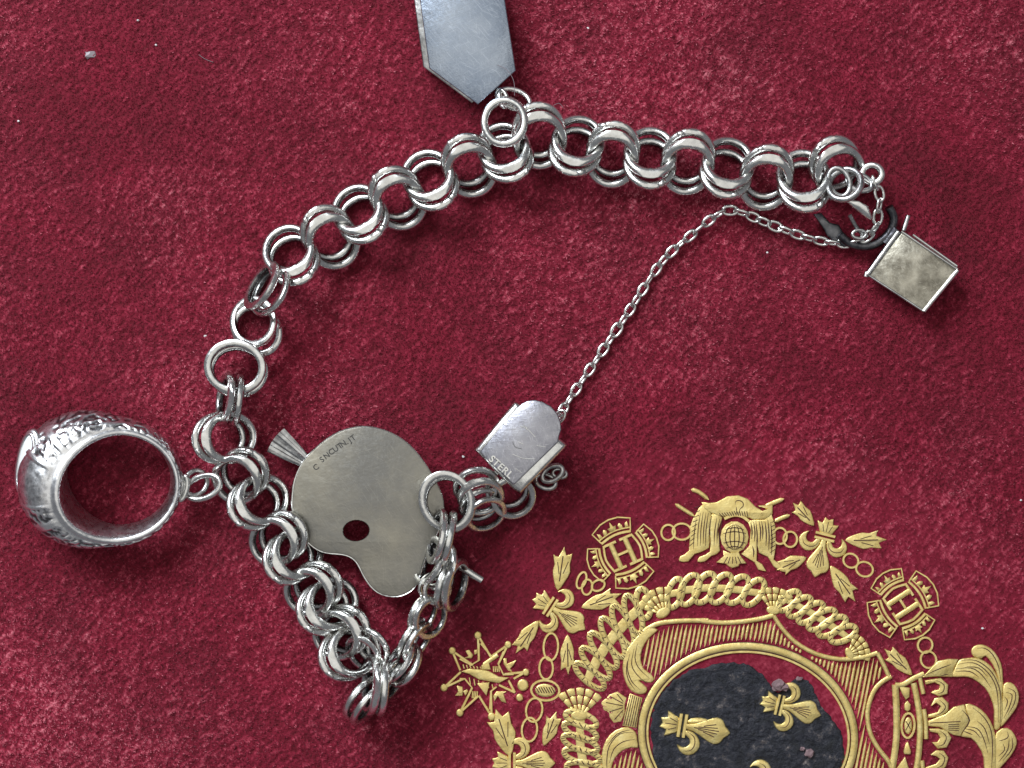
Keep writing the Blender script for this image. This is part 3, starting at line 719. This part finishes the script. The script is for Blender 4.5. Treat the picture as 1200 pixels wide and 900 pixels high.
# safety chain
def safety():
    sc = empty('safety_chain', P(850, 250), br)
    path = [(653, 492, 16), (668, 467, 9), (700, 420, 6), (735, 368, 6), (775, 308, 7), (812, 274, 8), (846, 249, 9), (868, 249, 9), (900, 262, 9), (935, 275, 10), (965, 283, 12), (990, 285, 14), (1010, 281, 18), (1026, 266, 24), (1029, 248, 28), (1031, 230, 31), (1025, 212, 34)]
    Q = []
    for i in range(len(path)-1):
        g4 = [path[max(i-1, 0)], path[i], path[i+1], path[min(i+2, len(path)-1)]]
        for k in range(20):
            t = k/20; a, b, c, d = g4; Q.append(tuple(.5*(2*b[j]+(c[j]-a[j])*t+(2*a[j]-5*b[j]+4*c[j]-d[j])*t*t+(3*b[j]-a[j]-3*c[j]+d[j])*t**3) for j in range(3)))
    pitch = 14.6; acc = 0; nxt = 0; i = 0; k = 0
    me = bpy.data.meshes.new('chain_link'); V = []; F = []; n = 22; cs = 8
    for a in range(n):
        t = 2*math.pi*a/n; cx, cy = 8.6*math.copysign(abs(math.cos(t))**.9, math.cos(t)), 5.0*math.copysign(abs(math.sin(t))**.9, math.sin(t))
        nx, ny = math.cos(t), math.sin(t)
        for b in range(cs):
            u = 2*math.pi*b/cs; V.append(Vector((cx+nx*1.95*math.cos(u), cy+ny*1.95*math.cos(u), 1.95*math.sin(u)))*U)
    for a in range(n):
        for b in range(cs): a2 = (a+1) % n; F.append((a*cs+b, a2*cs+b, a2*cs+(b+1) % cs, a*cs+(b+1) % cs))
    me.from_pydata(V, [], F); me.materials.append(SILVER); me.polygons.foreach_set('use_smooth', [True]*len(F))
    while i < len(Q)-1:
        L = math.dist(Q[i], Q[i+1])
        if acc+L >= nxt:
            t = (nxt-acc)/L; q = [Q[i][j]+(Q[i+1][j]-Q[i][j])*t for j in range(3)]
            a = Q[max(i-6, 0)]; b = Q[min(i+6, len(Q)-1)]; d = P(*b)-P(*a)
            roll = (18 if k % 2 else 62)+random.uniform(-14, 14)
            if random.random() < .12: roll += 20
            m = d.to_track_quat('X', 'Z').to_matrix().to_4x4() @ Matrix.Rotation(R(roll), 4, 'X')
            o = bpy.data.objects.new('chain_link', me); COL.objects.link(o); o.parent = sc
            o.location = P(*q)-WL[sc]; o.rotation_euler = m.to_euler()
            s_ = random.uniform(.95, 1.05); o.scale = (s_,)*3
            nxt += pitch*(.93 if k % 2 else 1.0); k += 1
            if nxt <= acc+L: continue
        acc += L; i += 1
safety()
tubes('jump_ring', br, [(circ(1022, 204, 34, 11.5, 10.5, 0, .25, .1), 4.2, dict(closed=True, sm=2))], SILVER)
tubes('jump_ring', br, [(circ(990, 216, 46, 20, 17, -30, .1, .75), 4.0, dict(closed=True, sm=2))], DULL)
tubes('jump_ring', br, [(circ(1007, 214, 36, 15, 9, 20, .1, .3), 3.2, dict(closed=True, sm=2))], DULL)

# box clasp
def prism(poly_px, base, axu, thick, mats, name, parent, rnd=2.0, mi=None):
    pass
def slab(name, pl, z0, z1, mat, parent, bev=1.2, tilt=(0, 0), cen=None, sharp=35):
    """plate with outline pl (px), bevelled rims; tilt = height gain per px in x,y about cen"""
    cx, cy = cen or (sum(p[0] for p in pl)/len(pl), sum(p[1] for p in pl)/len(pl))
    A = sum(pl[i-1][0]*pl[i][1]-pl[i][0]*pl[i-1][1] for i in range(len(pl)))
    if A < 0: pl = pl[::-1]
    N = len(pl)
    def off(d):
        o = []
        for i in range(N):
            a, c, e = pl[i-1], pl[i], pl[(i+1) % N]
            n1 = Vector((-(c[1]-a[1]), c[0]-a[0])).normalized(); n2 = Vector((-(e[1]-c[1]), e[0]-c[0])).normalized()
            m = (n1+n2); m = m/(max(.4, m.length_squared/2)); o.append((c[0]+m.x*d, c[1]+m.y*d))
        return o
    V = []; F = []; rings = []
    for d, z in ((bev*.6, z0), (0, z0+bev*.7), (0, z1-bev), (bev*.35, z1-bev*.35), (bev, z1)):
        rings.append([len(V)+i for i in range(N)])
        V += [P(x, y, z+(x-cx)*tilt[0]+(y-cy)*tilt[1]) for x, y in off(d)]
    for a, c in zip(rings, rings[1:]):
        for i in range(N): j = (i+1) % N; F.append((a[j], a[i], c[i], c[j]))
    for rg, up in ((rings[-1], 1), (rings[0], -1)):
        for t in tessellate_polygon([[Vector((V[i].x/U, V[i].y/U, 0)) for i in rg]]):
            t = [rg[k] for k in t]; a, b, c = (V[k] for k in t)
            if (b-a).cross(c-a).z*up < 0: t = t[::-1]
            F.append(tuple(t))
    return link(name, V, F, mat, parent, sharp=sharp)
def clasp():
    root = empty('clasp', P(610, 520, 20), br)
    T = Z(540, 460, 6.43); zt = 64; tl = (.05, .04)
    body = pts(T, '100 432 405 68 440 82 800 392 788 415 452 762 400 730')
    slab('clasp_body', body, 34, 62, SILVER, root, 5.0, tl, (610, 525))
    arch = [(560, 55), (620, 70), (680, 105), (725, 155), (752, 220), (757, 280), (740, 330), (735, 372)]
    face = pts(T, '158 470 146 442 432 106 462 82 500 62 '+' '.join('%d %d' % q for q in arch)+' 408 690 392 694')
    slab('face_plate', face, 57, zt, CLAM, root, 1.3, tl, (610, 525))
    # rolled edges
    # stamped word, plus a dark offset copy painted in as the letters' shade
    cu = bpy.data.curves.new('t', 'FONT'); cu.body = 'STERL'; cu.size = 11.2*U; cu.extrude = .25*U; cu.offset = .28*U; cu.space_character = 1.12
    to = bpy.data.objects.new('t', cu); COL.objects.link(to); bpy.context.view_layer.update()
    me = bpy.data.meshes.new_from_object(to.evaluated_get(bpy.context.evaluated_depsgraph_get())); bpy.data.objects.remove(to)
    a = math.atan2(-(560-534), 597-568)
    for nm, dz, mt, dx in (('lettering_layer', 1.6, SILVER, 0), ('letter_shadow', 1.52, STAMP_AND_SHADE, -1.0)):
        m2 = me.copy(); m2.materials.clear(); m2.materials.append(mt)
        o = bpy.data.objects.new('lettering_layer' if dz > 1.5 else 'lettering_shade', m2); COL.objects.link(o); o.parent = root
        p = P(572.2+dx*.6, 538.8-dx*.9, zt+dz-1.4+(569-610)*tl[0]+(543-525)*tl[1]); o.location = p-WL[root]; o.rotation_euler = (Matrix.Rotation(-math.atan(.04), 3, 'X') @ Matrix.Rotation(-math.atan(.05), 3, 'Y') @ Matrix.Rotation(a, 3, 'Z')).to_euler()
    for st in ('445 250 500 275 560 335', '390 370 410 410 460 425', '390 465 470 495 560 500', '470 245 500 270', '430 370 470 390', '410 570 460 605', '570 400 640 410'):
        q = pts(T, st); tubes('scratch', root, [([(x, y, zt+.25+(x-610)*tl[0]+(y-525)*tl[1]) for x, y in q], .45, dict(n=5, sm=4))], SILVER)
    # loop and little ring under the lower side
    tubes('hinge_loop', root, [(circ(*T(690, 610), 26, 13, 8, -30, .2, .2), 3.2, dict(closed=True, sm=2)), (circ(*T(640, 670), 20, 12, 8, 20, .2, .2), 3.0, dict(closed=True, sm=2)), (circ(*T(745, 610), 24, 8, 5, 10, .2, .1), 2.2, dict(closed=True, sm=2))], DULL)
    tubes('chain_loop', root, [(circ(656, 488, 40, 8, 5, -55, .2, .2), 1.9, dict(closed=True, sm=2))], SILVER)
clasp()
def tongue():
    root = empty('clasp_tongue', P(1068, 318, 12), br)
    T = Z(900, 130, 3.6); q = [T(565, 512), T(800, 672), T(657, 845), T(422, 690)]
    tl = (.10, .04)
    slab('tongue_plate', q, 14, 25, TONM, root, 1.2, tl)
    cx, cy = 1069, 318
    def hz(x, y, z): return (x, y, z+(x-cx)*tl[0]+(y-cy)*tl[1])
    def edge(a, b, r, z): return ([hz(*a, z), hz(*b, z)], r, dict(sm=0, n=8))
    tubes('side_rim', root, [edge(T(563, 508), T(800, 668), 1.7, 25), edge(T(612, 522), T(798, 655), 1.5, 31)], SILVER)
    tubes('end_rim', root, [edge(T(800, 672), T(657, 845), 2.6, 24)], SILVER)
    tubes('side_rim', root, [edge(T(420, 690), T(657, 845), 1.5, 24)], DULL)
    tubes('hinge_bar', root, [edge(T(550, 510), T(420, 690), 3.4, 24), edge(T(572, 505), T(592, 442), 2.8, 28), edge(T(418, 680), T(412, 700), 3, 24)], DULL)
    # dark folded spring lever going back to the chain
    tubes('spring_lever', root, [([T(510, 405)+(22,), T(530, 450)+(18,), T(520, 500)+(15,), T(480, 545)+(13,), T(420, 570)+(13,), T(350, 560)+(15,), T(300, 520)+(18,)], 5.2, dict(n=12)), ([T(545, 500)+(16,), T(500, 560)+(12,)], 8, dict(sm=0, n=12))], DARKM)
    slab('spring_lever', pts(T, '190 435 225 430 260 470 300 480 320 520 350 570 320 575 250 530 235 500'), 6, 16, DARKM, root, 2)
    slab('spring_lever', pts(T, '318 372 385 380 420 400 445 460 420 455 360 410'), 38, 46, SILVER, root, 2, (.1, -.3))
    tubes('lever_loop', root, [(circ(*T(385, 520), 26, 8, 5, 0, .1, .1), 2.1, dict(closed=True, sm=2)), (circ(*T(300, 300), 38, 12, 17, -20, .1, .1), 3.2, dict(closed=True, sm=2)), ([T(345, 440)+(30,), T(380, 500)+(22,), T(420, 530)+(20,)], 2.6, {})], DULL)
tongue()

# ================================================================== hexagonal charm
hx = empty('hexagonal_charm', P(545, 40, 10)); tag(hx, 'flat elongated hexagonal silver charm, scratched and bluish, at the top of the frame', 'charm')
outl = [(491, -8), (503, 80), (560, 122.5), (604.5, 83), (590.5, -8), (570, -52), (520, -56)]
slab('charm_plate', outl, 30, 41, HEXM, hx, 1.3, (-.02, -.03))
low = [(x-7.0, y-1.5) for x, y in outl]
slab('charm_back', low, 6, 31, DULL, hx, 1.5, (-.02, -.03))
tubes('bail', hx, [(circ(588.5, 115, 30, 5.5, 11, -20, .3, .2), 2.6, dict(closed=True, sm=2))], SILVER)
tubes('jump_ring', hx, [(circ(603, 116, 32, 19, 10.5, 22, .1, .5), 3.3, dict(closed=True, sm=2))], SILVER)
tubes('jump_ring', hx, [(circ(591, 143, 50, 23.5, 25.5, 10, .1, .12, 28), 4.7, dict(closed=True, sm=2, n=12))], SILVER)

# ================================================================== ring charm
def ring_charm():
    rt = empty('signet_ring_charm', P(120, 555)); tag(rt, 'miniature engraved silver signet ring charm lying on its side at the left', 'ring charm')
    n = 420; V = []; F = []; pat = []
    c0 = (138.5, 559)
    for i in range(n):
        t = 2*math.pi*i/n                                    # t = pi is the bezel (west)
        w = max(0, math.cos(t-math.pi*.97))**1.3
        w2 = .5-.5*math.cos(t)
        hw = 10+8*w2+18*w                                     # half height of the band
        e = 6+10*w2+34*w                                     # how far the outside bulges
        rx, ry = 67.5, 60.5
        ux, uy = math.cos(t), -math.sin(t)
        rim = 4.6+2.8*w2
        pr = [(-5.2, -hw), (-6.5, -hw*.8), (-5.5, -hw*.2), (-3.0, hw*.4), (-.2, hw-1.2), (.9, hw), (rim-.8, hw), (rim, hw-1.0)]
        K = 44; top = len(pr)
        for k in range(1, K+1):
            a = k/K; s_ = min(1, a*1.75)
            if a < .57: rr = rim+(e-rim+2)*max(0, math.sin(s_*math.pi/2))**.85; zz = (hw-1.4)-(hw*1.05)*(1-math.cos(s_*math.pi/2))
            else: q = (a-.57)/.43; rr = rim+(e-rim+2)*max(0, math.cos(q*math.pi/2))**.8; zz = -.05*hw-1.4-(hw*.92)*math.sin(q*math.pi/2)
            pr.append((rr, zz))
        for k, (rr, z) in enumerate(pr):
            d = 0
            if k > top and k < len(pr)-1:
                s2 = rr*.13
                p3 = Vector((math.cos(t)*6.0, math.sin(t)*6.0, s2-z*.06))
                edge = min(1, (k-top)/4, (len(pr)-1-k)/4)*(.35+.65*w2)
                nn = noise.noise(p3*1.15+Vector((4, 2, 1)))
                d = (1.0*math.tanh(2.4*math.sin(10*nn))+.40*noise.noise(p3*4.0))*edge
                if .74 < w < .80 or .93 < w < .95: d = 1.3*edge
                if w >= .95: d = .35*noise.noise(p3*2)
            pat.append(max(0, .50-d*.50) if k > top else .1)
            R0 = rr+d*.8
            x = c0[0]+ux*(rx+R0); y = c0[1]+uy*(ry+R0)
            x += -z*.05; y += z*.40+6
            V.append(P(x, y, 40+z+d*.5-(x-c0[0])*.05))
        m = len(pr)
    for i in range(n):
        i2 = (i+1) % n
        for k in range(m): k2 = (k+1) % m; F.append((i*m+k, i2*m+k, i2*m+k2, i*m+k2)[::-1])
    bo = link('band', V, F, CARVE, rt, sharp=0); at = bo.data.attributes.new('patina', 'FLOAT', 'POINT'); at.data.foreach_set('value', pat)
    V2 = []; F2 = []; K = 32; cen = Vector((30, 541, 54)); au = Vector((-.17, .98, 0)); av = Vector((.77, .12, .62))*.55; nn = Vector((-.62, -.10, .78))
    for j, (s_, d) in enumerate(((1.0, -9), (1, 1.0), (.86, 2.2), (.5, 3.0), (0.02, 3.4))):
        for i in range(K):
            t = 2*math.pi*i/K; q = cen+au*(31*s_*math.cos(t))+av*(17*s_*math.sin(t))+nn*d; V2.append(P(*q))
    for j in range(4):
        for i in range(K): i2 = (i+1) % K; F2.append((j*K+i, j*K+i2, (j+1)*K+i2, (j+1)*K+i))
    link('stone', V2, F2, STONE, rt, sharp=0)['label'] = 'pale oval stone at the head of the ring'
    tubes('bezel', rt, [([tuple(cen+au*(33*math.cos(t))+av*(19*math.sin(t))-nn*.5) for t in [2*math.pi*i/24 for i in range(24)]], 2.6, dict(closed=True, sm=2)),
                        ([tuple(cen+au*(35*math.cos(t))+av*(22*math.sin(t))-nn*6) for t in [2*math.pi*i/24 for i in range(24)]], 5.5, dict(closed=True, sm=2, n=12))], CARVE)
    tubes('loop', rt, [(circ(214, 572, 30, 5, 14, 12, .2, .1), 3.6, dict(closed=True, sm=2)), ([(207, 560, 28), (214, 566, 32), (212, 582, 28)], 3.4, {})], SILVER)
    tubes('jump_ring', rt, [(circ(238, 571, 30, 21, 13, -22, .25, .25), 3.7, dict(closed=True, sm=2))], SILVER)
    tubes('jump_ring', rt, [(circ(229, 566, 24, 13, 15, 30, -.2, .35), 3.2, dict(closed=True, sm=2))], DULL)
ring_charm()

# ================================================================== palette charm
def palette():
    rt = empty('palette_charm', P(430, 600)); tag(rt, "tarnished silver charm shaped like a painter's palette with a brush through it", 'charm')
    T = Z(310, 480, 3.913)
    out = spline(pts(T, '190 222 260 155 330 108 400 84 470 78 560 98 640 142 700 200 760 285 805 370 822 440 808 530 770 610 730 700 700 800 650 845 595 858 530 845 485 808 450 755 425 705 390 675 340 662 270 655 205 615 158 550 130 470 128 390 145 300'), 4, True)
    f = frame(*T(420, 555), -5); hole = [f(15.4*math.cos(2*math.pi*i/28), 12.2*math.sin(2*math.pi*i/28)) for i in range(28)]
    z0, z1 = 25, 31; V = []; F = []; N = len(out); K = len(hole)
    A_ = sum(out[i-1][0]*out[i][1]-out[i][0]*out[i-1][1] for i in range(N)); 
    if A_ < 0: out = out[::-1]
    cx, cy = 430, 600
    def inset(p, d):
        n = len(p); o = []
        for i in range(n):
            a, e = p[i-1], p[(i+1) % n]; tx, ty = e[0]-a[0], e[1]-a[1]; L = math.hypot(tx, ty); o.append((p[i][0]-ty/L*d, p[i][1]+tx/L*d))
        return o
    def ring_(p, z): b = len(V); V.extend(P(x, y, z+(x-cx)*.012) for x, y in p); return [b+i for i in range(len(p))]
    r = [ring_(out, z0), ring_(out, z1-1.6), ring_(inset(out, .7), z1-.4), ring_(inset(out, 2.2), z1)]
    for a, c in zip(r, r[1:]):
        for i in range(N): j = (i+1) % N; F.append((a[j], a[i], c[i], c[j]))
    h = [ring_(hole, z0), ring_(hole, z1-.8), ring_([(hole[i][0]+(hole[i][0]-cx0)*.05, hole[i][1]+(hole[i][1]-cy0)*.05) for cx0, cy0 in [T(420, 555)] for i in range(K)], z1)]
    for a, c in zip(h, h[1:]):
        for i in range(K): j = (i+1) % K; F.append((a[i], a[j], c[j], c[i]))
    for zi, up in ((-1, 1), (0, -1)):
        ro, rh = r[zi], h[zi]; allp = ro+rh
        tri = tessellate_polygon([[Vector((V[i].x/U, V[i].y/U, 0)) for i in ro], [Vector((V[i].x/U, V[i].y/U, 0)) for i in rh[::-1]]])
        allp = ro+rh[::-1]
        for t in tri:
            t = [allp[k] for k in t]; a, b, c = (V[k] for k in t)
            if (b-a).cross(c-a).z*up < 0: t = t[::-1]
            F.append(tuple(t))
    link('palette', V, F, PALM, rt, sharp=30)
    ol = out[::3]; tubes('palette_rim', rt, [([(x, y, z1-1.7+(x-cx)*.012) for x, y in ol], 1.15, dict(closed=True, sm=2, n=6))], SILVER)
    # brush passing underneath
    tubes('brush_handle', rt, [([(352, 535, 20), (450, 604, 19), (540, 664, 18), (565, 680, 18)], 4.6, dict(sm=3, n=12))], SILVER)
    V3 = []; F3 = []; K = 34; p0, p1 = Vector((358, 541)), Vector((321, 514)); d = (p1-p0).normalized(); nr = Vector((-d.y, d.x)); M = 10
    for i in range(M+1):
        t = i/M; c = p0+(p1-p0)*t
        hw = 6.5+(16.0-6.5)*t**.8
        for j in range(K):
            a = 2*math.pi*j/K; fl = 1+.07*(1 if j % 2 else -1)
            q = c+nr*hw*math.cos(a)*fl-d*(2.5*t*(math.cos(a)**2)); V3.append(P(q.x, q.y, 22+6.0*math.sin(a)*fl))
    for i in range(M):
        for j in range(K): F3.append((i*K+j, i*K+(j+1) % K, (i+1)*K+(j+1) % K, (i+1)*K+j))
    F3 += [tuple(range(K))[::-1], tuple(M*K+j for j in range(K))]
    link('brush_tip', V3, F3, DULL, rt, sharp=25)
    # worn stamp
    chars = 'C SNCUTN.JT'; pos = [(372, 550), (374, 549), (379, 541), (384.5, 536.5), (390, 532), (395, 528.5), (400, 525), (404, 522.5), (408, 520), (411.5, 518), (415.5, 515.5)]
    V4 = []; F4 = []
    for chh, (x, y) in zip(chars, pos):
        if chh == ' ': continue
        cu = bpy.data.curves.new('t', 'FONT'); cu.body = chh; cu.size = 9.2*U; cu.offset = .12*U; cu.extrude = .05*U; cu.align_x = 'CENTER'
        to = bpy.data.objects.new('t', cu); COL.objects.link(to); bpy.context.view_layer.update()
        me = bpy.data.meshes.new_from_object(to.evaluated_get(bpy.context.evaluated_depsgraph_get())); bpy.data.objects.remove(to)
        m = Matrix.Translation(P(x, y, z1+.15+(x-cx)*.012)) @ Matrix.Rotation(R(36), 4, 'Z'); o = len(V4)
        V4 += [m @ v.co for v in me.vertices]; F4 += [tuple(i+o for i in p.vertices) for p in me.polygons]
    link('lettering_layer', V4, F4, STAMP_AND_SHADE, rt, smooth=False)
palette()

# ================================================================== lint
for x, y, r, lb in [(162, 24, 1.6, 'white lint speck high on the velvet at upper left, above the grey spot'), (183, 53, 1.5, 'white lint speck on the velvet just right of the grey spot'), (22, 142, 1.5, 'white lint speck near the left edge of the velvet, below the grey spot'),
                    (241, 394, 2.2, 'white lint speck beside the upright links at the left corner of the bracelet'), (899, 296, 1.4, 'white lint speck below the right part of the safety chain'), (689, 33, 1.4, 'white lint speck on the velvet to the right of the hexagonal charm'),
                    (1151, 736, 1.4, 'white lint speck above the gilt royal crown near the right edge'), (543, 535, 1.6, 'white lint speck between the palette charm and the clasp'), (1196, 586, 1.3, 'white lint speck at the right edge level with the top of the crest')]:
    o = crumb(x, y, r, 1.8, LINT, 'lint_speck', None); tag(o, lb, 'lint', 'lint specks on the velvet')
HAIR = simple('grey_fibre', (.25, .2, .22), .6)
def fibre(p, lab):
    V, F = tube(p, .3, n=5); o = link('lint_fibre', V, F, HAIR, None); tag(o, lab, 'lint')
fibre([(583, 76, 45), (594, 82, 46), (602, 95, 46), (603, 112, 45)], 'fine curved hair lying over the corner of the hexagonal charm')
fibre([(648, 124, 3), (655, 121, 3), (660, 126, 3)], 'short pale fibre on the velvet beside the top of the chain')
fibre([(233, 64, 3), (240, 69, 3), (250, 73, 3)], 'short pale fibre on the velvet at upper left')
o = crumb(105, 64, 8, -1.5, simple('grey_wax', (.30, .26, .28), .4), 'wax_spot', None); tag(o, 'small grey waxy spot on the velvet at upper left', 'spot')
